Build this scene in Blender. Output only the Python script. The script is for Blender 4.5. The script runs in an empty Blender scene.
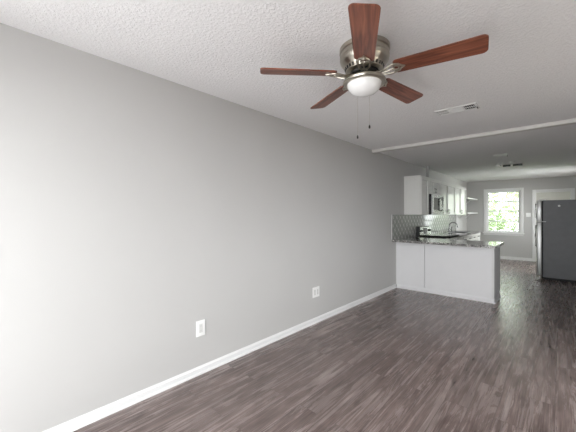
import bpy, bmesh, math, random
from mathutils import Vector, Matrix
random.seed(7)
PI = math.pi
S = bpy.context.scene
C = S.collection

# ------------------------------------------------------------------ camera
cam_d = bpy.data.cameras.new('camera')
cam = bpy.data.objects.new('camera', cam_d); C.objects.link(cam)
cam_d.sensor_width = 36.0
cam_d.lens = 301.08 / 576.0 * 36.0
cam_d.shift_y = -1.36 / 576.0
cam_d.clip_start = 0.02
CX, CH, YAW = 2.3098, 1.3731, 42.172
cam.location = (CX, 0.0, CH)
cam.rotation_euler = (PI / 2, 0, math.radians(YAW))
S.camera = cam

# ------------------------------------------------------------------ sky, daylight, exposure
W = bpy.data.worlds.new('overcast_sky'); S.world = W
W.use_nodes = True
wn = W.node_tree.nodes; wl = W.node_tree.links
bg = wn['Background']
bg.inputs['Color'].default_value = (0.965, 0.985, 1.0, 1)
bg.inputs['Strength'].default_value = 5.8

def area(name, loc, rot, sx, sy, power, col=(1, 1, 1), portal=False):
    d = bpy.data.lights.new(name, 'AREA'); d.shape = 'RECTANGLE'
    d.size = sx; d.size_y = sy; d.energy = power; d.color = col
    o = bpy.data.objects.new(name, d); C.objects.link(o)
    o.location = loc; o.rotation_euler = rot
    if portal: d.cycles.is_portal = True
    return o
# daylight panel added beyond the unseen opening behind the camera
area('added_front_daylight', (1.3, -6.0, 4.4), (PI / 2, 0, 0), 14.0, 7.0, 350, (0.97, 0.985, 1.0))
area('added_side_daylight', (9.6, 1.5, 4.6), (PI / 2, 0, PI / 2), 10.0, 7.0, 950, (0.95, 0.975, 1.0))  # sky panel added to brighten the lower part of the left wall
# lamp added beyond an unseen side window to brighten the kitchen
area('added_kitchen_daylight', (3.6, 9.8, 2.35), (PI / 2, 0, PI / 2), 1.4, 1.3, 115, (0.96, 1.0, 0.95))
# portals only guide sampling of the sky through the kitchen window and two added openings
area('added_front_portal', (1.35, -0.66, 1.07), (PI / 2, 0, 0), 2.3, 2.14, 1, portal=True)
area('added_side_portal', (3.78, 2.55, 1.3), (PI / 2, 0, PI / 2), 2.1, 1.2, 1, portal=True)
area('kitchen_window_portal', (0.98, 11.58, 1.47), (PI / 2, 0, PI), 0.9, 1.34, 1, portal=True)

vs = S.view_settings
vs.view_transform = 'Standard'; vs.look = 'None'
vs.gamma = 1.0; vs.use_curve_mapping = False
vs.exposure = 0.24

# ------------------------------------------------------------------ materials
def lin(c):
    f = lambda v: v / 12.92 if v <= 0.04045 else ((v + 0.055) / 1.055) ** 2.4
    return tuple(f(v / 255.0) for v in c) + (1.0,)

def new_mat(name):
    m = bpy.data.materials.new(name); m.use_nodes = True
    nt = m.node_tree; return m, nt, nt.nodes, nt.links, nt.nodes['Principled BSDF']

def mat(name, col, rough=0.5, metal=0.0, var=0.05, scale=6.0, bump=0.0, bscale=80.0, spec=0.5, coat=0.0):
    """plain painted / metal surface with a faint procedural tone variation"""
    m, nt, N, L, p = new_mat(name)
    c = lin(col)
    tc = N.new('ShaderNodeTexCoord'); no = N.new('ShaderNodeTexNoise')
    no.inputs['Scale'].default_value = scale; no.inputs['Detail'].default_value = 3
    L.new(tc.outputs['Object'], no.inputs['Vector'])
    r = N.new('ShaderNodeValToRGB')
    r.color_ramp.elements[0].position = .3; r.color_ramp.elements[1].position = .7
    r.color_ramp.elements[0].color = tuple(v * (1 - var) for v in c[:3]) + (1,)
    r.color_ramp.elements[1].color = tuple(min(1, v * (1 + var)) for v in c[:3]) + (1,)
    L.new(no.outputs['Fac'], r.inputs['Fac']); L.new(r.outputs['Color'], p.inputs['Base Color'])
    p.inputs['Roughness'].default_value = rough; p.inputs['Metallic'].default_value = metal
    p.inputs['Specular IOR Level'].default_value = spec
    p.inputs['Coat Weight'].default_value = coat
    if bump:
        n2 = N.new('ShaderNodeTexNoise'); n2.inputs['Scale'].default_value = bscale; n2.inputs['Detail'].default_value = 4
        L.new(tc.outputs['Object'], n2.inputs['Vector'])
        b = N.new('ShaderNodeBump'); b.inputs['Strength'].default_value = bump; b.inputs['Distance'].default_value = .01
        L.new(n2.outputs['Fac'], b.inputs['Height']); L.new(b.outputs['Normal'], p.inputs['Normal'])
    return m

M = {}
M['wall'] = mat('grey_wall_paint', (190, 189, 187), .55, var=.012, scale=1.6, bump=.05, bscale=160, spec=.3)
M['white'] = mat('white_trim_paint', (228, 228, 227), .35, var=.01)
M['ctrim'] = mat('ceiling_trim_paint', (214, 212, 208), .5, var=.02)
M['panel'] = mat('white_panel_paint', (234, 234, 235), .4, var=.01)
M['cabinet'] = mat('white_cabinet_lacquer', (232, 232, 228), .16, var=.01)
M['plastic'] = mat('white_plastic', (240, 240, 238), .3, var=.01)
M['greyplastic'] = mat('grey_plastic', (186, 186, 184), .4, var=.02)
M['insert'] = mat('outlet_face', (214, 214, 211), .35, var=.02)
M['black'] = mat('black_gloss', (10, 10, 11), .12, var=.1)
M['dark'] = mat('dark_recess', (22, 22, 22), .6, var=.1)
M['nickel'] = mat('brushed_nickel', (186, 180, 168), .28, 1.0, var=.06, scale=30)
M['chrome'] = mat('dark_chrome', (150, 150, 150), .12, 1.0, var=.03)
M['steel'] = mat('stainless_steel', (196, 197, 196), .25, 1.0, var=.04, scale=20)
M['fridgeside'] = mat('charcoal_textured_enamel', (116, 117, 120), .4, var=.05, scale=9, bump=.12, bscale=260)
M['fridgedoor'] = mat('silver_fridge_door', (206, 207, 205), .3, .55, var=.03)
M['gasket'] = mat('black_rubber', (12, 12, 12), .7)
M['doorpaint'] = mat('white_door_paint', (214, 213, 204), .4, var=.015)
M['chain'] = mat('bead_chain_metal', (200, 196, 186), .35, .8)
M['fob'] = mat('dark_chain_fob', (48, 44, 42), .35)
M['trunk'] = mat('tree_bark', (96, 82, 66), .9, var=.3, scale=14)
M['fixture'] = mat('black_fixture_metal', (20, 20, 20), .35, var=.1)
M['sinksteel'] = mat('sink_steel', (140, 141, 142), .3, 1.0)

# frosted bowl
m, nt, N, L, p = new_mat('frosted_glass_bowl'); M['bowl'] = m
tc = N.new('ShaderNodeTexCoord'); no = N.new('ShaderNodeTexNoise'); no.inputs['Scale'].default_value = 12
L.new(tc.outputs['Object'], no.inputs['Vector'])
r = N.new('ShaderNodeValToRGB'); r.color_ramp.elements[0].color = (.82, .82, .81, 1); r.color_ramp.elements[1].color = (.88, .88, .87, 1)
L.new(no.outputs['Fac'], r.inputs['Fac']); L.new(r.outputs['Color'], p.inputs['Base Color'])
p.inputs['Roughness'].default_value = .22; p.inputs['Subsurface Weight'].default_value = .15
p.inputs['Subsurface Radius'].default_value = (.02, .02, .02)

# knock-down textured ceiling
m, nt, N, L, p = new_mat('knockdown_ceiling'); M['ceiling'] = m
tc = N.new('ShaderNodeTexCoord')
n1 = N.new('ShaderNodeTexNoise'); n1.inputs['Scale'].default_value = 55; n1.inputs['Detail'].default_value = 5; n1.inputs['Roughness'].default_value = .62
L.new(tc.outputs['Object'], n1.inputs['Vector'])
r = N.new('ShaderNodeValToRGB'); r.color_ramp.elements[0].position = .42; r.color_ramp.elements[1].position = .62
L.new(n1.outputs['Fac'], r.inputs['Fac'])
b = N.new('ShaderNodeBump'); b.inputs['Strength'].default_value = .45; b.inputs['Distance'].default_value = .007
L.new(r.outputs['Color'], b.inputs['Height']); L.new(b.outputs['Normal'], p.inputs['Normal'])
r2 = N.new('ShaderNodeValToRGB'); r2.color_ramp.elements[0].color = lin((232, 231, 231)); r2.color_ramp.elements[1].color = lin((242, 241, 241))
L.new(n1.outputs['Fac'], r2.inputs['Fac']); L.new(r2.outputs['Color'], p.inputs['Base Color'])
p.inputs['Roughness'].default_value = .8; p.inputs['Specular IOR Level'].default_value = .2

# plank floor, boards running along Y
m, nt, N, L, p = new_mat('grey_brown_plank_floor'); M['floor'] = m
tc = N.new('ShaderNodeTexCoord')
mp = N.new('ShaderNodeMapping'); mp.inputs['Rotation'].default_value = (0, 0, PI / 2)
L.new(tc.outputs['Object'], mp.inputs['Vector'])
br = N.new('ShaderNodeTexBrick')
br.offset = .37; br.inputs['Scale'].default_value = 1.0
br.inputs['Brick Width'].default_value = 1.22; br.inputs['Row Height'].default_value = .152
br.inputs['Mortar Size'].default_value = .0014; br.inputs['Mortar Smooth'].default_value = .1
br.inputs['Color1'].default_value = (0, 0, 0, 1); br.inputs['Color2'].default_value = (1, 1, 1, 1)
br.inputs['Mortar'].default_value = (.5, .5, .5, 1)
L.new(mp.outputs['Vector'], br.inputs['Vector'])
# each board gets its own stretch of grain
off = N.new('ShaderNodeVectorMath'); off.operation = 'SCALE'; off.inputs['Scale'].default_value = 13.0
L.new(br.outputs['Color'], off.inputs[0])
add = N.new('ShaderNodeVectorMath'); add.operation = 'ADD'
L.new(tc.outputs['Object'], add.inputs[0]); L.new(off.outputs['Vector'], add.inputs[1])
gm = N.new('ShaderNodeMapping'); gm.inputs['Scale'].default_value = (19.0, 1.15, 1.0)
L.new(add.outputs['Vector'], gm.inputs['Vector'])
g1 = N.new('ShaderNodeTexNoise'); g1.inputs['Scale'].default_value = 1.0; g1.inputs['Detail'].default_value = 9; g1.inputs['Roughness'].default_value = .7; g1.inputs['Distortion'].default_value = 1.1
L.new(gm.outputs['Vector'], g1.inputs['Vector'])
gm2 = N.new('ShaderNodeMapping'); gm2.inputs['Scale'].default_value = (150.0, 4.0, 1.0)
L.new(add.outputs['Vector'], gm2.inputs['Vector'])
g2 = N.new('ShaderNodeTexNoise'); g2.inputs['Scale'].default_value = 1.0; g2.inputs['Detail'].default_value = 3
L.new(gm2.outputs['Vector'], g2.inputs['Vector'])
r = N.new('ShaderNodeValToRGB'); e = r.color_ramp.elements
e[0].position = .25; e[0].color = lin((88, 74, 71)); e[1].position = .78; e[1].color = lin((206, 196, 192))
k = r.color_ramp.elements.new(.45); k.color = lin((118, 103, 99)); k = r.color_ramp.elements.new(.60); k.color = lin((144, 130, 126))
L.new(g1.outputs['Fac'], r.inputs['Fac'])
mx = N.new('ShaderNodeMixRGB'); mx.blend_type = 'MULTIPLY'; mx.inputs['Fac'].default_value = .8
rr = N.new('ShaderNodeValToRGB'); rr.color_ramp.elements[0].position = .34; rr.color_ramp.elements[0].color = (.48, .47, .46, 1); rr.color_ramp.elements[1].position = .70; rr.color_ramp.elements[1].color = (1.35, 1.35, 1.35, 1)
L.new(g2.outputs['Fac'], rr.inputs['Fac']); L.new(r.outputs['Color'], mx.inputs['Color1']); L.new(rr.outputs['Color'], mx.inputs['Color2'])
tone = N.new('ShaderNodeValToRGB'); tone.color_ramp.elements[0].color = (.84, .83, .83, 1); tone.color_ramp.elements[1].color = (1.06, 1.05, 1.05, 1)
L.new(br.outputs['Color'], tone.inputs['Fac'])
mx2 = N.new('ShaderNodeMixRGB'); mx2.blend_type = 'MULTIPLY'; mx2.inputs['Fac'].default_value = 1
L.new(mx.outputs['Color'], mx2.inputs['Color1']); L.new(tone.outputs['Color'], mx2.inputs['Color2'])
mx3 = N.new('ShaderNodeMixRGB'); mx3.inputs['Color2'].default_value = lin((78, 68, 65))
L.new(br.outputs['Fac'], mx3.inputs['Fac']); L.new(mx2.outputs['Color'], mx3.inputs['Color1'])
gm3 = N.new('ShaderNodeMapping'); gm3.inputs['Scale'].default_value = (13.0, 3.6, 1.0)
L.new(add.outputs['Vector'], gm3.inputs['Vector'])
g3 = N.new('ShaderNodeTexNoise'); g3.inputs['Scale'].default_value = 1.0; g3.inputs['Detail'].default_value = 4; g3.inputs['Distortion'].default_value = 1.6
L.new(gm3.outputs['Vector'], g3.inputs['Vector'])
r4 = N.new('ShaderNodeValToRGB'); r4.color_ramp.elements[0].position = .34; r4.color_ramp.elements[0].color = (.74, .72, .71, 1)
r4.color_ramp.elements[1].position = .60; r4.color_ramp.elements[1].color = (1.08, 1.08, 1.08, 1)      # darker knots and cathedral figure
L.new(g3.outputs['Fac'], r4.inputs['Fac'])
mx4 = N.new('ShaderNodeMixRGB'); mx4.blend_type = 'MULTIPLY'; mx4.inputs['Fac'].default_value = 1
L.new(mx3.outputs['Color'], mx4.inputs['Color1']); L.new(r4.outputs['Color'], mx4.inputs['Color2'])
L.new(mx4.outputs['Color'], p.inputs['Base Color'])
rg = N.new('ShaderNodeMapRange'); rg.inputs['To Min'].default_value = .20; rg.inputs['To Max'].default_value = .34
L.new(g1.outputs['Fac'], rg.inputs['Value']); L.new(rg.outputs['Result'], p.inputs['Roughness'])
b = N.new('ShaderNodeBump'); b.inputs['Strength'].default_value = .12; b.inputs['Distance'].default_value = .004
L.new(g2.outputs['Fac'], b.inputs['Height']); L.new(b.outputs['Normal'], p.inputs['Normal'])

p.inputs['Specular IOR Level'].default_value = .75
# granite
m, nt, N, L, p = new_mat('grey_granite'); M['granite'] = m
tc = N.new('ShaderNodeTexCoord')
v = N.new('ShaderNodeTexVoronoi'); v.inputs['Scale'].default_value = 70
L.new(tc.outputs['Object'], v.inputs['Vector'])
n1 = N.new('ShaderNodeTexNoise'); n1.inputs['Scale'].default_value = 22; n1.inputs['Detail'].default_value = 6; n1.inputs['Roughness'].default_value = .7
L.new(tc.outputs['Object'], n1.inputs['Vector'])
ad = N.new('ShaderNodeMixRGB'); ad.inputs['Fac'].default_value = .5
L.new(v.outputs['Color'], ad.inputs['Color1']); L.new(n1.outputs['Fac'], ad.inputs['Color2'])
r = N.new('ShaderNodeValToRGB'); e = r.color_ramp.elements
e[0].position = .3; e[0].color = lin((52, 51, 50)); e[1].position = .72; e[1].color = lin((206, 203, 198))
k = e.new(.5); k.color = lin((122, 120, 118))
L.new(ad.outputs['Color'], r.inputs['Fac']); L.new(r.outputs['Color'], p.inputs['Base Color'])
p.inputs['Roughness'].default_value = .09

# glossy grey backsplash tile (on a wall in the YZ plane)
m, nt, N, L, p = new_mat('glossy_grey_tile'); M['tile'] = m
tc = N.new('ShaderNodeTexCoord'); sp = N.new('ShaderNodeSeparateXYZ'); cb = N.new('ShaderNodeCombineXYZ')
L.new(tc.outputs['Object'], sp.inputs['Vector']); L.new(sp.outputs['Y'], cb.inputs['X']); L.new(sp.outputs['Z'], cb.inputs['Y'])
def mth(op, a, b_=None):
    n_ = N.new('ShaderNodeMath'); n_.operation = op
    for k_, v_ in enumerate((a, b_)):
        if v_ is None: continue
        if isinstance(v_, (int, float)): n_.inputs[k_].default_value = v_
        else: L.new(v_, n_.inputs[k_])
    return n_.outputs[0]
ta = mth('MULTIPLY', sp.outputs['Y'], 2 * PI / .17); tb = mth('MULTIPLY', sp.outputs['Z'], 2 * PI / .155)
wob = mth('MULTIPLY', mth('SINE', mth('MULTIPLY', tb, 2.0)), .35)
lat = mth('ABSOLUTE', mth('ADD', mth('COSINE', mth('ADD', ta, wob)), mth('COSINE', tb)))
r = N.new('ShaderNodeValToRGB'); e = r.color_ramp.elements     # lantern-shaped tiles with pale grout
e[0].position = .10; e[0].color = lin((200, 200, 196)); e[1].position = .24; e[1].color = lin((150, 151, 148))
L.new(lat, r.inputs['Fac']); L.new(r.outputs['Color'], p.inputs['Base Color'])
p.inputs['Roughness'].default_value = .08
r3 = N.new('ShaderNodeMapRange'); r3.inputs['From Max'].default_value = .35
L.new(lat, r3.inputs['Value'])
b = N.new('ShaderNodeBump'); b.inputs['Strength'].default_value = .25; b.inputs['Distance'].default_value = .003
L.new(r3.outputs['Result'], b.inputs['Height']); L.new(b.outputs['Normal'], p.inputs['Normal'])

# cherry fan blade, grain along the blade's own X
m, nt, N, L, p = new_mat('cherry_blade_veneer'); M['cherry'] = m
tc = N.new('ShaderNodeTexCoord'); mp = N.new('ShaderNodeMapping'); mp.inputs['Scale'].default_value = (3.0, 46, 10)
L.new(tc.outputs['Object'], mp.inputs['Vector'])
n1 = N.new('ShaderNodeTexNoise'); n1.inputs['Scale'].default_value = 1; n1.inputs['Detail'].default_value = 6; n1.inputs['Distortion'].default_value = .8
L.new(mp.outputs['Vector'], n1.inputs['Vector'])
r = N.new('ShaderNodeValToRGB'); e = r.color_ramp.elements
e[0].position = .3; e[0].color = lin((76, 42, 32)); e[1].position = .72; e[1].color = lin((150, 94, 72))
k = e.new(.5); k.color = lin((120, 70, 53))
L.new(n1.outputs['Fac'], r.inputs['Fac']); L.new(r.outputs['Color'], p.inputs['Base Color'])
p.inputs['Roughness'].default_value = .3

# thin window glass
m, nt, N, L, p = new_mat('window_glass'); M['glass'] = m
N.remove(p); out = N['Material Output']
tr = N.new('ShaderNodeBsdfTransparent'); tr.inputs['Color'].default_value = (.97, .985, .975, 1)
gl = N.new('ShaderNodeBsdfGlossy'); gl.inputs['Roughness'].default_value = .02
fr = N.new('ShaderNodeFresnel'); fr.inputs['IOR'].default_value = 1.3
ms = N.new('ShaderNodeMixShader')
L.new(fr.outputs['Fac'], ms.inputs['Fac']); L.new(tr.outputs['BSDF'], ms.inputs[1]); L.new(gl.outputs['BSDF'], ms.inputs[2])
L.new(ms.outputs['Shader'], out.inputs['Surface'])

# leaves
def leaf_mat(name, a, b_):
    m, nt, N, L, p = new_mat(name)
    tc = N.new('ShaderNodeTexCoord'); no = N.new('ShaderNodeTexNoise'); no.inputs['Scale'].default_value = 5
    L.new(tc.outputs['Object'], no.inputs['Vector'])
    r = N.new('ShaderNodeValToRGB'); r.color_ramp.elements[0].position = .35; r.color_ramp.elements[1].position = .65
    r.color_ramp.elements[0].color = lin(a); r.color_ramp.elements[1].color = lin(b_)
    L.new(no.outputs['Fac'], r.inputs['Fac']); L.new(r.outputs['Color'], p.inputs['Base Color'])
    p.inputs['Roughness'].default_value = .5
    tl = N.new('ShaderNodeBsdfTranslucent'); L.new(r.outputs['Color'], tl.inputs['Color'])
    ms = N.new('ShaderNodeMixShader'); ms.inputs['Fac'].default_value = .45
    L.new(p.outputs['BSDF'], ms.inputs[1]); L.new(tl.outputs['BSDF'], ms.inputs[2])
    L.new(ms.outputs['Shader'], N['Material Output'].inputs['Surface'])
    return m
M['leaf'] = leaf_mat('shrub_leaf', (118, 138, 100), (176, 190, 154))
M['leaf2'] = leaf_mat('tree_leaf', (150, 166, 128), (200, 208, 176))
M['front_bounce'] = mat('front_bounce_ground', (220, 218, 217), .85, var=.06, scale=3)  # unseen ground, made pale to bounce light up to the ceiling
M['side_dark'] = mat('dark_side_ground', (128, 120, 108), .95, var=.15, scale=4)  # unseen ground, kept dark to dim the upper left wall
M['lawn'] = mat('lawn_grass', (120, 150, 84), .9, var=.25, scale=20)

# ------------------------------------------------------------------ mesh helpers
class MB:
    def __init__(s): s.bm = bmesh.new()
    def box(s, a, b, bev=0.0, seg=2):
        x0, y0, z0 = [min(a[i], b[i]) for i in range(3)]; x1, y1, z1 = [max(a[i], b[i]) for i in range(3)]
        vs_ = [s.bm.verts.new(c) for c in ((x0,y0,z0),(x1,y0,z0),(x1,y1,z0),(x0,y1,z0),(x0,y0,z1),(x1,y0,z1),(x1,y1,z1),(x0,y1,z1))]
        fs = [s.bm.faces.new([vs_[i] for i in f]) for f in ((3,2,1,0),(4,5,6,7),(0,1,5,4),(1,2,6,5),(2,3,7,6),(3,0,4,7))]
        if bev > 0:
            es = list({e for f in fs for e in f.edges})
            bmesh.ops.bevel(s.bm, geom=es, offset=bev, segments=seg, affect='EDGES', profile=.5)
        return s
    def prism(s, pts, axis, a, b):
        """pts: 2D outline (ccw) extruded along axis from a to b"""
        def P(u, v, t):
            return {'x': (t, u, v), 'y': (u, t, v), 'z': (u, v, t)}[axis]
        A = [s.bm.verts.new(P(u, v, a)) for u, v in pts]; B = [s.bm.verts.new(P(u, v, b)) for u, v in pts]
        n = len(pts)
        s.bm.faces.new(A[::-1]); s.bm.faces.new(B)
        for i in range(n): s.bm.faces.new((A[i], A[(i+1) % n], B[(i+1) % n], B[i]))
        return s
    def lathe(s, prof, seg=32, c=(0, 0, 0), cap=True):
        rings = []
        for r_, z in prof:
            if r_ < 1e-6: rings.append([s.bm.verts.new((c[0], c[1], c[2] + z))])
            else: rings.append([s.bm.verts.new((c[0] + r_ * math.cos(2*PI*i/seg), c[1] + r_ * math.sin(2*PI*i/seg), c[2] + z)) for i in range(seg)])
        for A, B in zip(rings, rings[1:]):
            for i in range(seg):
                j = (i + 1) % seg
                if len(A) == 1 and len(B) == 1: continue
                if len(A) == 1: f = (A[0], B[i], B[j])
                elif len(B) == 1: f = (A[i], A[j], B[0])
                else: f = (A[i], A[j], B[j], B[i])
                s.bm.faces.new(f)
        if cap:
            if len(rings[0]) > 1: s.bm.faces.new(rings[0][::-1])
            if len(rings[-1]) > 1: s.bm.faces.new(rings[-1])
        return s
    def tube(s, pts, r_, seg=10, close=False, flat=1.0):
        pts = [Vector(q) for q in pts]; n = len(pts); rings = []
        up = Vector((0, 0, 1))
        for i, q in enumerate(pts):
            if close: t = pts[(i+1) % n] - pts[i-1]
            else: t = pts[min(i+1, n-1)] - pts[max(i-1, 0)]
            t.normalize()
            u = t.cross(up)
            if u.length < .05: u = t.cross(Vector((1, 0, 0)))
            u.normalize(); w = u.cross(t)
            rad = r_[i] if isinstance(r_, (list, tuple)) else r_
            rings.append([s.bm.verts.new(q + u * rad * math.cos(2*PI*k/seg) + w * rad * flat * math.sin(2*PI*k/seg)) for k in range(seg)])
        rr_ = list(zip(rings, rings[1:])) + ([(rings[-1], rings[0])] if close else [])
        for A, B in rr_:
            for k in range(seg): s.bm.faces.new((A[k], A[(k+1) % seg], B[(k+1) % seg], B[k]))
        if not close: s.bm.faces.new(rings[0][::-1]); s.bm.faces.new(rings[-1])
        return s
    def ring(s, c, R, r_, axis='z', seg=28):
        pts = []
        for i in range(seg):
            a = 2*PI*i/seg; u, v = R*math.cos(a), R*math.sin(a)
            pts.append({'z': (c[0]+u, c[1]+v, c[2]), 'x': (c[0], c[1]+u, c[2]+v), 'y': (c[0]+u, c[1], c[2]+v)}[axis])
        return s.tube(pts, r_, 8, close=True)
    def frame(s, axis, t0, t1, u0, u1, v0, v1, w, bev=.0):
        """rectangular frame of width w; lies in the plane perpendicular to axis"""
        def B(a, b):
            P = lambda t, u, v: {'x': (t, u, v), 'y': (u, t, v), 'z': (u, v, t)}[axis]
            s.box(P(t0, *a), P(t1, *b), bev)
        B((u0, v0), (u0+w, v1)); B((u1-w, v0), (u1, v1)); B((u0+w, v0), (u1-w, v0+w)); B((u0+w, v1-w), (u1-w, v1))
        return s
    def build(s, name, m, parent=None, smooth=False, loc=None):
        bmesh.ops.recalc_face_normals(s.bm, faces=s.bm.faces[:])
        if loc is not None: bmesh.ops.translate(s.bm, verts=s.bm.verts[:], vec=-Vector(loc))
        me = bpy.data.meshes.new(name); s.bm.to_mesh(me); s.bm.free()
        me.materials.append(m)
        o = bpy.data.objects.new(name, me); C.objects.link(o)
        if smooth:
            for p_ in me.polygons: p_.use_smooth = True
            sharp = math.radians(38)
            b2 = bmesh.new(); b2.from_mesh(me)
            for e_ in b2.edges:
                if len(e_.link_faces) == 2 and e_.calc_face_angle(0) > sharp: e_.smooth = False
            b2.to_mesh(me); b2.free()
        if loc is not None: o.location = loc
        if parent is not None:
            o.parent = parent
            pl = Vector((0, 0, 0)); q = parent
            while q is not None: pl += q.location; q = q.parent
            # children were modelled in world coordinates
            if parent.get('_local') is None: o.location = o.location - pl
        return o

def tag(o, label, cat, group=None):
    o['label'] = label; o['category'] = cat
    if group: o['group'] = group
    return o
def struct(o):
    o['kind'] = 'structure'; return o
def thing(name, loc, label, cat, group=None):
    o = bpy.data.objects.new(name, None); C.objects.link(o); o.empty_display_size = .1
    o.location = loc
    return tag(o, label, cat, group)

# ------------------------------------------------------------------ room shell
H = 2.44; YF = -0.5; YB = 11.397; XR = 3.62; XK = 2.80; YK = 7.3; T = .14
BS = 0.068
fl = struct(MB().box((-T, YF - T, -.1), (XR + T, YB + T, 0)).build('floor', M['floor']))
ce = struct(MB().box((-T, YF - T, H), (XR + T, YB + T, H + .12)).build('ceiling', M['ceiling']))
struct(MB().box((-T, YF - T, 0), (0, YB + T, H)).build('wall_left', M['wall']))
RY_0, RY_1, RZ_0, RZ_1 = 1.5, 3.6, .7, 1.9     # unseen side window, added to light the lower left wall
w = MB(); w.box((XR, YF - T, 0), (XR + T, RY_0, H)).box((XR, RY_1, 0), (XR + T, YK + T, H)).box((XR, RY_0, 0), (XR + T, RY_1, RZ_0)).box((XR, RY_0, RZ_1), (XR + T, RY_1, H)); struct(w.build('wall_right', M['wall']))
w = MB(); SY_0, SY_1, SZ_0, SZ_1 = 9.25, 10.4, .9, 2.12
w.box((XK, YK, 0), (XK + T, SY_0, H)).box((XK, SY_1, 0), (XK + T, YB, H)).box((XK, SY_0, 0), (XK + T, SY_1, SZ_0)).box((XK, SY_0, SZ_1), (XK + T, SY_1, H)).box((XK + T, YK, 0), (XR, YK + T, H)); struct(w.build('wall_kitchen_right', M['wall']))
struct(MB().frame('x', XR + .02, XR + T - .01, RY_0, RY_1, RZ_0, RZ_1, .05, .003).box((XR + .05, 2.525, RZ_0 + .05), (XR + .1, 2.575, RZ_1 - .05)).build('added_side_window', M['white']))  # frame of the side window added for the left wall's gradient
struct(MB().frame('x', XK + .02, XK + T - .01, SY_0, SY_1, SZ_0, SZ_1, .045, .003).box((XK + .05, SY_0 + .045, 1.49), (XK + .09, SY_1 - .045, 1.53)).build('added_kitchen_window', M['white']))  # frame of the unseen kitchen window added to let its lamp in
# back wall with window and door openings
WX0, WX1, WZ0, WZ1 = .545, 1.415, .815, 2.115
DX0, DX1, DZ1 = 1.755, 2.53, 2.035
w = MB()
w.box((0, YB, 0), (WX0, YB + T, H)).box((WX0, YB, 0), (WX1, YB + T, WZ0)).box((WX0, YB, WZ1), (WX1, YB + T, H))
w.box((WX1, YB, 0), (DX0, YB + T, H)).box((DX0, YB, DZ1), (DX1, YB + T, H)).box((DX1, YB, 0), (XK + T, YB + T, H))
struct(w.build('wall_back', M['wall']))
# front wall (behind the camera) with an unseen opening added to light the left wall
FX0, FX1, FZ0, FZ1 = .2, 2.5, .02, 2.14
w = MB()
w.box((0, YF - T, 0), (FX0, YF, H)).box((FX1, YF - T, 0), (XR, YF, H)).box((FX0, YF - T, 0), (FX1, YF, FZ0)).box((FX0, YF - T, FZ1), (FX1, YF, H))
struct(w.build('wall_front', M['wall']))
struct(MB().frame('y', YF - T + .01, YF - .02, FX0, FX1, FZ0, FZ1, .05, .004).box((1.325, YF - .1, FZ0 + .05), (1.375, YF - .04, FZ1 - .05)).build('added_front_opening', M['white']))  # frame of the opening added behind the camera

# ceiling trim board between living room and kitchen
struct(MB().box((0.0, 4.61, H - .042), (XR, 4.70, H), .003).build('trim_1', M['ctrim']))

# baseboards: flat board with an eased top and a small shoe
def base_profile(h=BS, d=.013):
    return [(0, 0), (d + .009, 0), (d + .007, .012), (d, .018), (d, h - .016), (d * .55, h - .006), (d * .45, h), (0, h)]
struct(MB().prism([(x, z) for x, z in base_profile()], 'y', YF, 5.565).build('baseboard_left', M['white']))
struct(MB().prism([(x, z) for x, z in base_profile()], 'y', 10.02, YB).build('baseboard_left_kitchen', M['white']))
struct(MB().prism([(YB - d, z) for d, z in base_profile(.09)], 'x', .025, 1.69).build('baseboard_back', M['white']))
struct(MB().prism([(XR - d, z) for d, z in base_profile()], 'y', YF, YK).build('baseboard_right', M['white']))
struct(MB().prism([(YF + d, z) for d, z in base_profile()], 'x', .025, XR - .025).build('baseboard_front', M['white']))

# ------------------------------------------------------------------ kitchen window (double hung, each sash split by one bar)
cas = MB()
cas.box((WX0 - .07, YB - .02, WZ0), (WX0, YB + .0, WZ1 + .065), .004).box((WX1, YB - .02, WZ0), (WX1 + .07, YB, WZ1 + .065), .004)
cas.box((WX0, YB - .02, WZ1), (WX1, YB, WZ1 + .065), .004)
win = struct(cas.build('window_1', M['white']))
MB().box((WX0 - .09, YB - .055, WZ0 - .03), (WX1 + .09, YB + .06, WZ0), .005).box((WX0 - .07, YB - .016, WZ0 - .085), (WX1 + .07, YB, WZ0 - .03), .003).build('window_sill', M['white'], win)
MB().frame('y', YB + .0, YB + T, WX0, WX1, WZ0, WZ1, .02).build('window_jamb', M['white'], win)
zm = (WZ0 + WZ1) / 2 + .015
for nm, z0, z1, yy in (('lower', WZ0 + .02, zm + .02, YB + .04), ('upper', zm - .02, WZ1 - .02, YB + .075)):
    f = MB().frame('y', yy, yy + .03, WX0 + .02, WX1 - .02, z0, z1, .036, .003).box((WX0 + .056, yy + .006, (z0 + z1) / 2 - .018), (WX1 - .056, yy + .024, (z0 + z1) / 2 + .018)).build('window_sash', M['white'], win)
    MB().box((WX0 + .05, yy + .013, z0 + .03), (WX1 - .05, yy + .017, z1 - .03)).build('window_pane', M['glass'], f)

# ------------------------------------------------------------------ back door
dr = MB()
dr.box((DX0 - .065, YB - .02, 0), (DX0, YB, DZ1 + .065), .004).box((DX1, YB - .02, 0), (DX1 + .065, YB, DZ1 + .065), .004).box((DX0, YB - .02, DZ1), (DX1, YB, DZ1 + .065), .004)
door = struct(dr.build('door_1', M['white']))
MB().box((DX0, YB, 0), (DX0 + .018, YB + T, DZ1)).box((DX1 - .018, YB, 0), (DX1, YB + T, DZ1)).box((DX0 + .018, YB, DZ1 - .018), (DX1 - .018, YB + T, DZ1)).build('door_jamb', M['white'], door)
sl = MB(); y0 = YB + .03
sl.box((DX0 + .02, y0 + .008, .008), (DX1 - .02, y0 + .042, DZ1 - .02))
ax = (DX0 + .02, DX0 + .12, (DX0 + DX1) / 2 - .045, (DX0 + DX1) / 2 + .045, DX1 - .12, DX1 - .02)
for x0, x1 in ((ax[0], ax[1]), (ax[2], ax[3]), (ax[4], ax[5])): sl.box((x0, y0, .008), (x1, y0 + .009, DZ1 - .02), .002)
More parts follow.
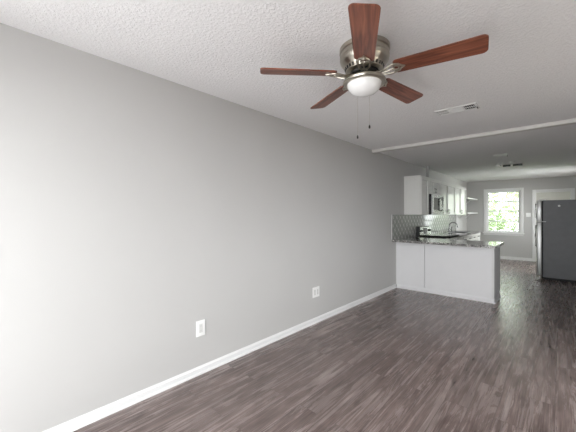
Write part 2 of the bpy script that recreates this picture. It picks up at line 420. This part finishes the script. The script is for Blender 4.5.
for z0, z1 in ((.008, .2), (.72, .86), (1.5, 1.6), (1.9, DZ1 - .02)):
    for x0, x1 in ((ax[1], ax[2]), (ax[3], ax[4])): sl.box((x0, y0, z0), (x1, y0 + .009, z1), .002)
ds = sl.build('door_slab', M['doorpaint'], door)
MB().lathe([(.026, 0), (.026, .008), (.012, .012), (.012, .035), (.026, .045), (.028, .058), (.018, .068), (0, .07)], 20).build('door_knob', M['nickel'], None, True)
kn = bpy.data.objects['door_knob']; kn.parent = door; kn.location = (DX0 + .085, y0, .94); kn.rotation_euler = (PI / 2, 0, 0)

# ------------------------------------------------------------------ peninsula
PY0, PY1, PX1 = 5.585, 6.18, 1.55
CT = .872
pen = thing('peninsula_cabinet', (.78, 5.9, 0), 'long white panelled kitchen peninsula base under the grey granite counter', 'cabinet')
MB().box((.004, PY0 + .06, .0), (PX1 - .016, PY1 - .07, .1)).box((.004, PY0 + .06, .1), (PX1 - .016, PY1, CT)).build('carcass', M['panel'], pen)
xs = .516
MB().box((.004, PY0 + .002, .055), (xs - .003, PY0 + .03, CT), .0015).build('back_panel', M['panel'], pen)
MB().box((xs + .003, PY0 + .002, .055), (PX1 - .03, PY0 + .03, CT), .0015).build('back_panel', M['panel'], pen)
MB().box((.002, PY0 - .006, .06), (.02, PY0 + .012, CT), .003).build('corner_trim', M['white'], pen)
MB().box((PX1 - .032, PY0 - .006, .07), (PX1, PY0 + .03, CT), .003).build('corner_trim', M['white'], pen)
ep = MB(); ep.box((PX1 - .016, PY0 + .03, .0), (PX1, PY1 - .075, CT)).box((PX1 - .016, PY1 - .075, .1), (PX1, PY1, CT)); ep.build('end_panel', M['panel'], pen)
bmd = MB(); bmd.prism([(PY0 + .002 - d, z) for d, z in base_profile(.07, .012)], 'x', .022, PX1 + .012)
bmd.prism([(PX1 + d, z) for d, z in base_profile(.07, .012)], 'y', PY0 - .01, PY1 - .08); bmd.build('base_moulding', M['panel'], pen)
for i in range(2):
    d = MB(); x0 = .68 + i * .43
    d.box((x0, PY1, .13), (x0 + .42, PY1 + .012, CT - .02), .002).frame('y', PY1 + .012, PY1 + .02, x0, x0 + .42, .13, CT - .02, .06, .002)
    dd = d.build('door', M['cabinet'], pen)
    hx = x0 + (.38 if i == 0 else .04)
    MB().tube([(hx, PY1 + .02, .66), (hx, PY1 + .045, .66), (hx, PY1 + .045, .78), (hx, PY1 + .02, .78)], .005, 8).build('handle', M['black'], dd)

# countertops
c1 = MB()
c1.prism([(.002, 5.40), (1.592, 5.365), (1.6, 5.373), (1.6, 6.222), (.65, 6.222), (.65, 6.632), (.002, 6.632)], 'z', CT, CT + .038)
tag(c1.build('granite_countertop', M['granite']), 'grey speckled granite countertop overhanging the white peninsula', 'countertop')
SX0, SX1, SY0, SY1 = .13, .54, 8.5, 9.3; CE = 10.0
c2 = MB()
c2.box((.002, 7.408, CT), (.65, SY0, CT + .038)).box((.002, SY1, CT), (.65, CE, CT + .038)).box((.002, SY0, CT), (SX0, SY1, CT + .038)).box((SX1, SY0, CT), (.65, SY1, CT + .038))
tag(c2.build('granite_countertop', M['granite']), 'grey granite countertop along the left kitchen wall holding the sink', 'countertop')

# corner + run base cabinets
def base_cab(y0, y1, label, kind):
    t = thing('base_cabinet', (.3, (y0 + y1) / 2, 0), label, 'cabinet', 'base cabinets along the left kitchen wall')
    top = CT if kind != 'sink' else .66
    b_ = MB(); b_.box((.004, y0, 0), (.54, y1, .1)).box((.004, y0, .1), (.6, y1, top))
    if kind == 'sink': b_.box((.56, y0, .66), (.6, y1, CT)).box((.004, y0, .66), (.1, y1, CT)).box((.1, y0, .66), (.56, y0 + .018, CT)).box((.1, y1 - .018, .66), (.56, y1, CT))
    b_.build('carcass', M['cabinet'], t)
    if kind == 'corner':
        d = MB().box((.6, y0 + .02, .13), (.618, y1 - .01, CT - .015), .002).build('door', M['cabinet'], t); return t
    def front(nm, ya, yb, za, zb, hz):
        d = MB(); d.box((.6, ya, za), (.612, yb, zb), .002).frame('x', .612, .62, ya, yb, za, zb, .05, .002)
        d = d.build(nm, M['cabinet'], t); ym = (ya + yb) / 2
        if nm == 'drawer' : q = [(.62, ym - .07, hz), (.65, ym - .07, hz), (.65, ym + .07, hz), (.62, ym + .07, hz)]
        else: q = [(.62, ya + .03, hz - .07), (.65, ya + .03, hz - .07), (.65, ya + .03, hz + .07), (.62, ya + .03, hz + .07)]
        MB().tube(q, .006, 8).build('handle', M['fixture'], d)
    n = max(1, round((y1 - y0) / .45)); wd = (y1 - y0) / n
    for i in range(n):
        a, b2 = y0 + i * wd + .004, y0 + (i + 1) * wd - .004
        front('drawer', a, b2, .70, CT - .012, .78); front('door', a, b2, .115, .692, .58)
    return t
base_cab(6.206, 6.63, 'white corner base cabinet between the peninsula and the range', 'corner')
base_cab(7.412, 8.38, 'white base cabinet between the black range and the sink', 'drawers')
base_cab(8.384, 9.42, 'white base cabinet right under the sink and faucet', 'sink')
base_cab(9.424, 9.99, 'white base cabinet at the far end of the kitchen counter', 'drawers')

# sink and faucet
sk = MB(); z1 = CT + .041
sk.frame('z', CT + .036, z1, SX0 - .012, SX1 + .012, SY0 - .012, SY1 + .012, .016)
zb = .70
sk.box((SX0 + .002, SY0 + .002, zb), (SX1 - .002, SY1 - .002, zb + .004)).box((SX0 + .002, SY0 + .002, zb), (SX0 + .006, SY1 - .002, z1)).box((SX1 - .006, SY0 + .002, zb), (SX1 - .002, SY1 - .002, z1))
sk.box((SX0 + .002, SY0 + .002, zb), (SX1 - .002, SY0 + .006, z1)).box((SX0 + .002, SY1 - .006, zb), (SX1 - .002, SY1 - .002, z1)).box((SX0 + .002, 8.89, zb), (SX1 - .002, 8.91, z1 - .02))
tag(sk.build('kitchen_sink', M['sinksteel']), 'two-bowl steel kitchen sink set in the far granite countertop', 'sink')
fa = thing('kitchen_faucet', (.075, 8.95, CT + .038), 'dark chrome gooseneck faucet behind the kitchen sink', 'faucet')
zt = CT + .038
MB().lathe([(.03, 0), (.03, .012), (.022, .02), (.02, .07), (.015, .08)], 20, (.075, 8.95, zt)).build('base', M['chrome'], fa, True)
pts = [(.075, 8.95, zt + .07), (.075, 8.95, zt + .14)]
for i in range(13):
    a = PI - i * PI * .93 / 12
    pts.append((.075 + .1 + .1 * math.cos(a), 8.95, zt + .155 + .1 * math.sin(a)))
MB().tube(pts, .012, 12).build('spout', M['chrome'], fa, True)
MB().tube([(.275, 8.95, zt + .17), (.282, 8.95, zt + .12)], [.015, .017], 12).build('spray_head', M['chrome'], fa, True)
MB().tube([(.075, 8.97, zt + .05), (.075, 9.0, zt + .055), (.085, 9.03, zt + .1)], [.01, .009, .006], 10).build('lever', M['chrome'], fa, True)
ss = thing('soap_dispenser', (.075, 9.2, zt), 'slim dark chrome soap dispenser right of the faucet', 'soap dispenser')
MB().lathe([(.018, 0), (.018, .012), (.01, .018), (.01, .1), (.013, .105), (.013, .13), (0, .132)], 16, (.075, 9.2, zt)).build('pump', M['chrome'], ss, True)
MB().tube([(.075, 9.2, zt + .12), (.13, 9.2, zt + .125), (.15, 9.2, zt + .11)], .006, 10).build('nozzle', M['chrome'], ss, True)

# backsplash tile
bt = MB(); bt.box((.0005, 5.395, CT + .04), (.008, 10.0, 1.372)); o = tag(bt.build('tile_backsplash', M['tile']), 'glossy grey tile backsplash on the left wall above the counters', 'backsplash')
MB().box((.0005, 5.383, CT + .04), (.01, 5.395, 1.372), .002).build('edge_trim', M['white'], o)

# ------------------------------------------------------------------ range
RY0, RY1 = 6.64, 7.40
rg_ = thing('kitchen_range', (.33, 7.02, 0), 'freestanding range with black glass cooktop between the kitchen base cabinets', 'stove')
MB().box((.03, RY0, .02), (.62, RY1, .90), .004).build('body', M['black'], rg_)
ct_ = MB().box((.03, RY0, .90), (.668, RY1, .936), .006, 3).build('cooktop', M['gasket'], rg_)
MB().box((.06, RY0 + .03, .936), (.64, RY1 - .03, .938)).build('glass_surface', M['black'], ct_)
for cx_, cy_, rr0 in ((.2, 6.83, .08), (.2, 7.21, .1), (.46, 6.83, .1), (.46, 7.21, .08)):
    MB().ring((cx_, cy_, .9385), rr0, .0015).build('burner_ring', M['greyplastic'], rg_)
bgp = MB().prism([(.012, .905), (.085, .905), (.07, 1.10), (.055, 1.115), (.012, 1.115)], 'y', RY0, RY1).build('backguard', M['steel'], rg_)
MB().box((.012, RY0 - .004, .905), (.088, RY0, 1.117)).build('side_cap', M['black'], bgp)
MB().prism([(.0855, .95), (.0865, .95), (.0785, 1.08), (.0775, 1.08)], 'y', 6.91, 7.13).build('display', M['black'], bgp)
for y in (6.70, 6.78, 7.26, 7.34):
    k = MB().lathe([(.022, 0), (.02, .018), (.016, .024), (0, .025)], 18).build('knob', M['black'], None, True)
    k.parent = bgp; k.location = (.079, y, 1.02); k.rotation_euler = (0, PI / 2 - .08, 0)
od = MB().box((.622, RY0 + .008, .2), (.655, RY1 - .008, .80), .004).build('oven_door', M['steel'], rg_)
MB().box((.655, RY0 + .1, .33), (.657, RY1 - .1, .66)).build('oven_window', M['black'], od)
MB().tube([(.655, RY0 + .06, .76), (.7, RY0 + .06, .76), (.7, RY1 - .06, .76), (.655, RY1 - .06, .76)], .011, 10).build('handle', M['steel'], od)
MB().box((.622, RY0 + .008, .03), (.65, RY1 - .008, .19), .004).build('bottom_drawer', M['steel'], rg_)
MB().box((.62, RY0 + .004, .81), (.66, RY1 - .004, .897), .003).build('front_rail', M['steel'], rg_)

# ------------------------------------------------------------------ upper cabinets
UZ0, UZ1 = 1.372, 2.128
def shaker(mb, y0, y1, z0, z1, x=.31, w=.055):
    mb.box((x, y0, z0), (x + .006, y1, z1), .001)
    mb.frame('x', x + .006, x + .024, y0, y1, z0, z1, w, .0015)
    return mb
def upper(y0, y1, z0, label, ndoor, pull):
    t = thing('upper_cabinet', (.15, (y0 + y1) / 2, z0), label, 'cabinet', 'upper cabinets on the left kitchen wall')
    MB().box((.002, y0, z0), (.308, y1, UZ1), .002).build('carcass', M['cabinet'], t)
    MB().box((.002, y0 - .004, UZ1 - .02), (.318, y1 + .004, UZ1 + .004), .003).build('top_moulding', M['cabinet'], t)
    wd = (y1 - y0) / ndoor
    for i in range(ndoor):
        a, b_ = y0 + i * wd + .005, y0 + (i + 1) * wd - .005
        d = shaker(MB(), a, b_, z0 + .004, UZ1 - .024).build('door', M['cabinet'], t)
        hy = b_ - .03 if (i == 0) else a + .03
        if pull: MB().tube([(.334, hy, z0 + .03), (.356, hy, z0 + .03), (.356, hy, z0 + .12), (.334, hy, z0 + .12)], .0055, 8).build('handle', M['fixture'], d)
    return t
u = upper(5.985, 6.44, UZ0, 'nearest white upper cabinet, its broad side facing the living room', 1, True)
MB().frame('y', 5.977, 5.985, .004, .306, UZ0 + .002, UZ1 - .022, .05, .0015).build('side_panel_frame', M['cabinet'], u)
upper(6.448, 7.19, 1.80, 'short white upper cabinet above the microwave', 2, True)
upper(7.2, 8.5, UZ0, 'white double-door upper cabinet just beyond the microwave', 2, True)
upper(8.51, 9.66, UZ0, 'farthest white double-door upper cabinet, next to the wall shelves', 2, True)

# microwave
mw = thing('microwave_oven', (.2, 6.820, UZ0), 'stainless over-the-range microwave under the short cabinet', 'microwave')
MB().box((.004, 6.45, UZ0 + .004), (.375, 7.198, 1.792), .003).build('case', M['black'], mw)
dm = MB().box((.376, 6.440, UZ0 + .035), (.408, 7.000, 1.79), .004).build('door', M['steel'], mw)
MB().box((.408, 6.510, UZ0 + .1), (.4095, 6.900, 1.72)).build('door_window', M['black'], dm)
MB().tube([(.408, 6.955, UZ0 + .08), (.445, 6.955, UZ0 + .1), (.45, 6.955, 1.58), (.445, 6.955, 1.71), (.408, 6.955, 1.73)], .011, 10).build('handle', M['chrome'], dm)
cp = MB().box((.376, 7.003, UZ0 + .035), (.408, 7.196, 1.79), .004).build('control_panel', M['steel'], mw)
MB().box((.408, 7.020, 1.68), (.4095, 7.180, 1.75)).build('display', M['black'], cp)
MB().box((.376, 6.440, UZ0 + .004), (.4, 7.196, UZ0 + .032), .002).build('vent_grille', M['steel'], mw)

# vent duct rising to the ceiling
tag(MB().box((.12, 6.915, UZ1 + .004), (.18, 6.97, H), .006).build('vent_duct', M['greyplastic']), 'grey-white vent duct rising from the cabinet above the microwave to the ceiling', 'duct')

# shelves past the cabinets on the left wall
for z, lb in ((1.842, 'upper white wall shelf between the cabinets and the kitchen window'), (1.405, 'lower white wall shelf between the cabinets and the kitchen window')):
    s_ = thing('wall_shelf', (.15, 10.7, z), lb, 'shelf', 'wall shelves by the kitchen window')
    MB().box((.002, 9.98, z), (.315, 11.38, z + .034), .003).build('board', M['white'], s_)
    for y in (10.3, 11.1):
        b_ = MB(); b_.box((.002, y, z - .15), (.014, y + .024, z)).box((.014, y, z - .012), (.2, y + .024, z))
        b_.prism([(.014, z - .135), (.026, z - .145), (.165, z - .012), (.145, z - .012)], 'y', y + .004, y + .02)
        b_.build('bracket', M['white'], s_)

# ------------------------------------------------------------------ refrigerator (faces the cabinets, side towards us)
FX, FY0, FY1, FZ = 1.925, 8.35, 9.10, 1.675
fr = thing('refrigerator', (2.3, 8.72, 0), 'top-freezer refrigerator with charcoal side and silver doors', 'refrigerator')
bx_ = 2.03
MB().box((bx_, FY0, .05), (2.72, FY1, FZ), .006, 3).build('body', M['fridgeside'], fr)
MB().box((bx_ + .02, FY0 + .03, 0), (2.68, FY1 - .03, .05)).box((bx_ - .02, FY0 + .02, .02), (bx_ + .02, FY1 - .02, .075)).build('base_grille', M['dark'], fr)
MB().box((bx_ - .016, FY0 + .008, .09), (bx_, FY1 - .008, FZ - .01)).build('gasket', M['gasket'], fr)
zs = 1.225
for nm, z0, z1 in (('fridge_door', .085, zs - .006), ('freezer_door', zs + .006, FZ)):
    d = MB().box((FX, FY0, z0), (bx_ - .016, FY1, z1), .014, 3).build(nm, M['fridgedoor'], fr, True)
    a, b_ = (zs - .07, .62) if nm == 'fridge_door' else (zs + .05, FZ - .03)
    y = FY1 - .06
    MB().tube([(FX + .004, y, a), (FX - .042, y, a + (b_ - a) * .06), (FX - .05, y, (a + b_) / 2), (FX - .042, y, b_ - (b_ - a) * .06), (FX + .004, y, b_)], .013, 10).build('handle', M['steel'], d, True)
MB().box((FX + .03, FY0 - .002, zs - .006), (bx_ + .05, FY0 + .05, zs + .006), .002).build('hinge', M['plastic'], fr)
MB().box((FX + .02, FY0 + .004, FZ), (bx_ + .05, FY0 + .06, FZ + .018), .004).build('hinge_cover', M['plastic'], fr)
MB().lathe([(.02, 0), (.02, .03), (.014, .05), (.014, .062)], 16, (FX + .045, FY0 + .05, .0)).build('levelling_foot', M['plastic'], fr, True)
mg = MB().lathe([(.02, 0), (.02, .005), (.017, .008), (0, .008)], 20).build('fridge_magnet', M['plastic'], None, True)
mg.location = (2.285, FY0, 1.555); mg.rotation_euler = (PI / 2, 0, 0)
tag(mg, 'small round white magnet on the charcoal side of the refrigerator', 'magnet')

# ------------------------------------------------------------------ wall plates
def plate(y0, y1, z0, z1, label, cat, name, inserts):
    o = MB().box((0, y0, z0), (.009, y1, z1), .0035, 2).build(name, M['plastic'])
    tag(o, label, cat)
    for a, b_ in inserts:
        i_ = MB().box((.007, a, z0 + .03), (.0105, b_, z1 - .03), .001).build('insert', M['insert'], o)
        zc = (z0 + z1) / 2
        for dz in (-.02, .02):
            MB().box((.0105, (a + b_) / 2 - .008, zc + dz - .006), (.0108, (a + b_) / 2 - .005, zc + dz + .006)).box((.0105, (a + b_) / 2 + .005, zc + dz - .006), (.0108, (a + b_) / 2 + .008, zc + dz + .006)).build('socket_slots', M['greyplastic'], i_)
plate(1.378, 1.463, .325, .46, 'white wall outlet low on the grey wall, nearest the viewer', 'outlet', 'wall_outlet', [(1.404, 1.437)])
plate(3.005, 3.145, .325, .455, 'wider white double outlet plate on the grey wall, nearer the peninsula', 'outlet', 'wall_outlet', [(3.03, 3.062), (3.088, 3.12)])
sw = MB().box((1.545, YB - .007, 1.305), (1.655, YB, 1.425), .003).build('light_switch', M['plastic'])
tag(sw, 'white double light switch between the kitchen window and the back door', 'light switch')
for x in (1.575, 1.625):
    MB().box((x - .016, YB - .011, 1.335), (x + .016, YB - .006, 1.395), .002).build('rocker', M['plastic'], sw)

# ------------------------------------------------------------------ ceiling registers
def register(x0, x1, y0, y1, label):
    t = thing('ceiling_vent', ((x0 + x1) / 2, (y0 + y1) / 2, H), label, 'vent')
    MB().frame('z', H - .012, H, x0, x1, y0, y1, .022, .003).build('frame', M['white'], t)
    MB().box((x0 + .02, y0 + .02, H - .003), (x1 - .02, y1 - .02, H - .001)).build('duct_opening', M['dark'], t)
    ix0, ix1 = x0 + .022, x1 - .022; L3 = (ix1 - ix0)
    secs = ((ix0, ix0 + L3 * .27), (ix0 + L3 * .73, ix1))
    for a, b_ in secs:
        l = MB(); n = 5
        for i in range(n):
            xx = a + (i + .5) * (b_ - a) / n; s = -1 if a > ix0 + .05 else 1
            l.prism([(xx - .004 * s, H - .011), (xx - .002 * s, H - .011), (xx + .006 * s, H - .003), (xx + .004 * s, H - .003)][::s], 'y', y0 + .022, y1 - .022)
        l.box((a, (y0 + y1) / 2 - .003, H - .011), (b_, (y0 + y1) / 2 + .003, H - .004))
        l.build('louvre_bank', M['white'], t)
    a, b_ = ix0 + L3 * .27, ix0 + L3 * .73; l = MB().box((a, y0 + .022, H - .010), (b_, y1 - .022, H - .006), .001)
    for i in range(5):
        yy = y0 + .03 + (i + .5) * (y1 - y0 - .06) / 5
        l.box((a + .01, yy - .004, H - .0125), (b_ - .01, yy + .004, H - .0095), .0012)
    l.build('centre_plate', M['white'], t)
    MB().tube([(x1 - .012, (y0 + y1) / 2 + .02, H - .012), (x1 - .004, (y0 + y1) / 2 + .03, H - .03)], .004, 8).build('damper_lever', M['dark'], t)
register(1.34, 1.715, 3.305, 3.49, 'white ceiling vent with louvres near the ceiling fan')
register(1.41, 1.615, 6.46, 6.62, 'small white ceiling vent over the kitchen, before the black ceiling light')

# kitchen ceiling light: black bars on a small white canopy, two white shades at one end
yk = 7.5
kl = thing('kitchen_ceiling_light', (1.58, yk, H), 'black bar ceiling light with white shades over the kitchen', 'ceiling light')
MB().lathe([(.055, 0), (.055, -.012), (.045, -.02), (.012, -.022), (.012, -.06), (0, -.062)], 24, (1.58, yk, H)).build('canopy', M['plastic'], kl, True)
MB().box((1.436, yk - .025, H - .095), (1.563, yk + .025, H - .058), .005).build('bar', M['fixture'], kl)
MB().box((1.598, yk - .025, H - .095), (1.752, yk + .025, H - .058), .005).build('bar', M['fixture'], kl)
MB().box((1.560, yk - .018, H - .09), (1.601, yk + .018, H - .06), .003).build('bar_joint', M['plastic'], kl)
for x0, x1 in ((1.318, 1.392), (1.408, 1.434)):
    MB().box((x0, yk - .025, H - .085), (x1, yk + .025, H - .045), .004).box(((x0 + x1) / 2 - .006, yk - .008, H - .045), ((x0 + x1) / 2 + .006, yk + .008, H)).build('lamp_shade', M['plastic'], kl)
MB().tube([(1.37, yk, H - .065), (1.44, yk, H - .065)], .006, 8).build('arm', M['fixture'], kl)

# ------------------------------------------------------------------ ceiling fan
FCX, FCY, BZ = 1.375, 1.761, 2.274
fan = thing('ceiling_fan', (FCX, FCY, H), 'five-blade ceiling fan with cherry wood blades and brushed nickel motor', 'ceiling fan')
fc = (FCX, FCY, 0)
MB().lathe([(.150, 2.44), (.157, 2.436), (.157, 2.412), (.153, 2.409), (.149, 2.407), (.149, 2.403), (.153, 2.400), (.154, 2.380), (.151, 2.377), (.151, 2.373), (.154, 2.370), (.151, 2.354), (.142, 2.340), (.130, 2.328), (.123, 2.318), (.117, 2.300), (.119, 2.297), (.117, 2.290), (.108, 2.286), (.06, 2.286)], 48, fc).build('motor_housing', M['nickel'], fan, True)
sl = MB()
for i in range(30):
    a = 2 * PI * i / 30; ca, sa = math.cos(a), math.sin(a); w_ = .0045
    q = []
    for r_, z in ((.1225, 2.3135), (.1175, 2.2955)):
        for s in (-1, 1): q.append(Vector((FCX + (r_ + .0015) * ca - s * w_ * sa, FCY + (r_ + .0015) * sa + s * w_ * ca, z)))
    n_ = Vector((ca, sa, 0)) * .004
    vv = [sl.bm.verts.new(p_) for p_ in (q[0], q[1], q[3], q[2])] + [sl.bm.verts.new(p_ - n_) for p_ in (q[0], q[1], q[3], q[2])]
    for f in ((0,1,2,3),(7,6,5,4),(0,4,5,1),(1,5,6,2),(2,6,7,3),(3,7,4,0)): sl.bm.faces.new([vv[j] for j in f])
sl.build('vent_slots', M['dark'], fan)
MB().lathe([(.06, 2.29), (.088, 2.288), (.09, 2.276), (.085, 2.268), (.05, 2.266)], 40, fc).build('flywheel', M['dark'], fan, True)
MB().lathe([(.048, 2.268), (.058, 2.262), (.058, 2.242), (.066, 2.236), (.02, 2.234)], 36, fc).build('switch_housing', M['nickel'], fan, True)
MB().lathe([(.05, 2.238), (.10, 2.240), (.128, 2.234), (.134, 2.224), (.131, 2.214), (.118, 2.208), (.106, 2.210), (.104, 2.22)], 48, fc, cap=False).build('light_kit_rim', M['nickel'], fan, True)
MB().lathe([(.107, 2.216), (.108, 2.208), (.103, 2.19), (.092, 2.172), (.074, 2.156), (.05, 2.146), (.025, 2.1405), (0, 2.139)], 48, fc, cap=False).build('light_bowl', M['bowl'], fan, True)

# blade in its own coordinates: along +X, counter-clockwise edge lower
PITCH = math.radians(12); R0, R1, BW0, BW1 = .185, .665, .058, .071
out_ = []
for i in range(5):                      # root corners
    a = PI / 2 + i * PI / 2 / 4; out_.append((R0 + .02 + .02 * math.cos(a), BW0 - .02 + .02 * math.sin(a)))
for i in range(5):
    a = PI + i * PI / 2 / 4; out_.append((R0 + .02 + .02 * math.cos(a), -BW0 + .02 + .02 * math.sin(a)))
for i in range(7):
    a = -PI / 2 + i * PI / 2 / 6; out_.append((R1 - .028 + .028 * math.cos(a), -BW1 + .028 + .028 * math.sin(a)))
for i in range(7):
    a = i * PI / 2 / 6; out_.append((R1 - .028 + .028 * math.cos(a), BW1 - .028 + .028 * math.sin(a)))
def pitch(mb):
    bmesh.ops.rotate(mb.bm, verts=mb.bm.verts[:], cent=(0, 0, 0), matrix=Matrix.Rotation(-PITCH, 3, 'X')); return mb
bl = MB().prism(out_, 'z', -.004, .004); pitch(bl)
bmesh.ops.bevel(bl.bm, geom=[e_ for e_ in bl.bm.edges if e_.calc_face_angle(0) > 1.2], offset=.0015, segments=2, affect='EDGES')
PH = 5.2004
blade = bl.build('blade', M['cherry']); 
bk = MB()
for s in (-1, 1):                       # two scrolling arms meeting on the flywheel
    bk.tube([(.075, s * .010, -.002), (.105, s * .016, -.016), (.135, s * .026, -.020), (.165, s * .036, -.014), (.19, s * .036, -.009), (.215, s * .026, -.0085), (.228, s * .008, -.0085)], .0062, 8)
pts = []
bk.tube([(.228, -.01, -.0085), (.245, 0, -.0085), (.228, .01, -.0085)], .006, 8)
bk.ring((.197, 0, -.0085), .017, .0045)
bk.tube([(.075, 0, -.004), (.12, 0, -.020), (.155, 0, -.018), (.182, 0, -.010)], .0055, 8)
for yy in (-.034, .034): bk.lathe([(.007, -.014), (.007, -.009)], 12, (.19, yy, 0))
bk.bm.verts.ensure_lookup_table()
for v_ in bk.bm.verts:                  # the iron twists from level at the hub to the blade's pitch
    t = min(1, max(0, (v_.co.x - .09) / .08)); v_.co = Matrix.Rotation(-PITCH * t, 3, 'X') @ v_.co
bracket = bk.build('blade_iron', M['nickel'], None, True)
blade.parent = fan; bracket.parent = blade
for i in range(5):
    if i == 0: b_, k_ = blade, bracket
    else:
        b_ = blade.copy(); C.objects.link(b_); b_.parent = fan
        k_ = bracket.copy(); C.objects.link(k_); k_.parent = b_
    b_.location = (0, 0, BZ - H); b_.rotation_euler = (0, 0, PH + i * 2 * PI / 5)

# pull chains
yw = math.radians(YAW)
for lat, zb in ((-.010, 1.900), (.078, 1.966)):
    x = FCX + lat * math.cos(yw) - .142 * math.sin(yw) * -1 * -1; y = FCY + lat * math.sin(yw) + .142 * math.cos(yw)
    dx, dy = x - FCX, y - FCY; rr0 = math.hypot(dx, dy); x = FCX + dx / rr0 * .139; y = FCY + dy / rr0 * .139
    ch = MB().tube([(x + (FCX - x) * .04, y + (FCY - y) * .04, 2.222), (x, y, 2.216), (x, y, zb + .018)], .0009, 6).build('pull_chain', M['chain'], fan)
    MB().lathe([(0, .024), (.003, .022), (.006, .014), (.0065, .004), (.004, -.002), (0, -.003)], 14, (x, y, zb - .003)).build('chain_fob', M['fob'], ch, True)

# ------------------------------------------------------------------ outside: added front and side ground, kitchen window view
gf = MB().box((-8, -14, -.12), (16, YF - T - .01, -.08))
struct(MB().box((XR + T + .01, YF - T, -.12), (16, 9, -.08)).build('ground_side', M['side_dark']))  # added so less light enters from below the horizon
struct(gf.build('ground_front', M['front_bounce']))  # added below the front opening as a pale light bounce
struct(MB().box((-6, YB + T + .01, -.32), (9, 24, -.3)).build('ground', M['lawn']))
def leaves(center, rad, n, size, seed, shell=.35):
    rnd = random.Random(seed); mb = MB()
    for _ in range(n):
        while True:
            d = Vector((rnd.uniform(-1, 1), rnd.uniform(-1, 1), rnd.uniform(-1, 1)))
            if shell < d.length <= 1: break
        c = Vector(center) + Vector((d.x * rad[0], d.y * rad[1], d.z * rad[2]))
        a = Vector((rnd.gauss(0, 1), rnd.gauss(0, 1), rnd.gauss(0, .6))).normalized()
        b2 = a.cross(Vector((rnd.gauss(0, 1), rnd.gauss(0, 1), rnd.gauss(0, 1)))).normalized()
        l = size * rnd.uniform(.6, 1.3); w2 = l * .42; nrm = a.cross(b2) * l * .08
        vv = [mb.bm.verts.new(c + p_) for p_ in (-a * l * .5, b2 * w2 * .5 + nrm, a * l * .5, -b2 * w2 * .5 + nrm)]
        mb.bm.faces.new(vv)
    return mb
spots = [((-1.15, 14.3), (.62, .6, 1.1), .82), ((.2, 14.3), (.62, .6, 1.0), .72), ((1.5, 14.3), (.6, .6, .9), .62)]
lbl = ['leafy green shrub outside, left edge of the kitchen window', 'leafy green shrub outside behind the left half of the kitchen window', 'leafy green shrub outside behind the right half of the kitchen window']
for i, ((x, y), rd, z) in enumerate(spots):
    t = thing('garden_shrub', (x, y, -.3), lbl[i], 'shrub', 'shrubs outside the kitchen window')
    leaves((x, y, z), rd, 1500, .13, 20 + i).build('foliage', M['leaf'], t)
    MB().tube([(x, y, -.3), (x + .05, y, .1), (x - .03, y + .04, .5)], [.05, .04, .02], 8).build('stem', M['trunk'], t)
for i, (x, y, z, lb) in enumerate(((-.6, 16.8, 2.1, 'loose pale green tree outside beyond the kitchen window, left'), (1.9, 19.4, 2.4, 'loose pale green tree outside beyond the kitchen window, right'))):
    t = thing('garden_tree', (x, y, -.3), lb, 'tree', 'trees outside the kitchen window')
    leaves((x, y, z), (1.9, 1.2, 2.0), 3000, .2, 40 + i, .1).build('foliage', M['leaf2'], t)
    MB().tube([(x, y, -.3), (x + .06, y, .8), (x - .04, y, 1.8), (x + .03, y, 2.9)], [.12, .1, .07, .03], 10).build('trunk', M['trunk'], t)
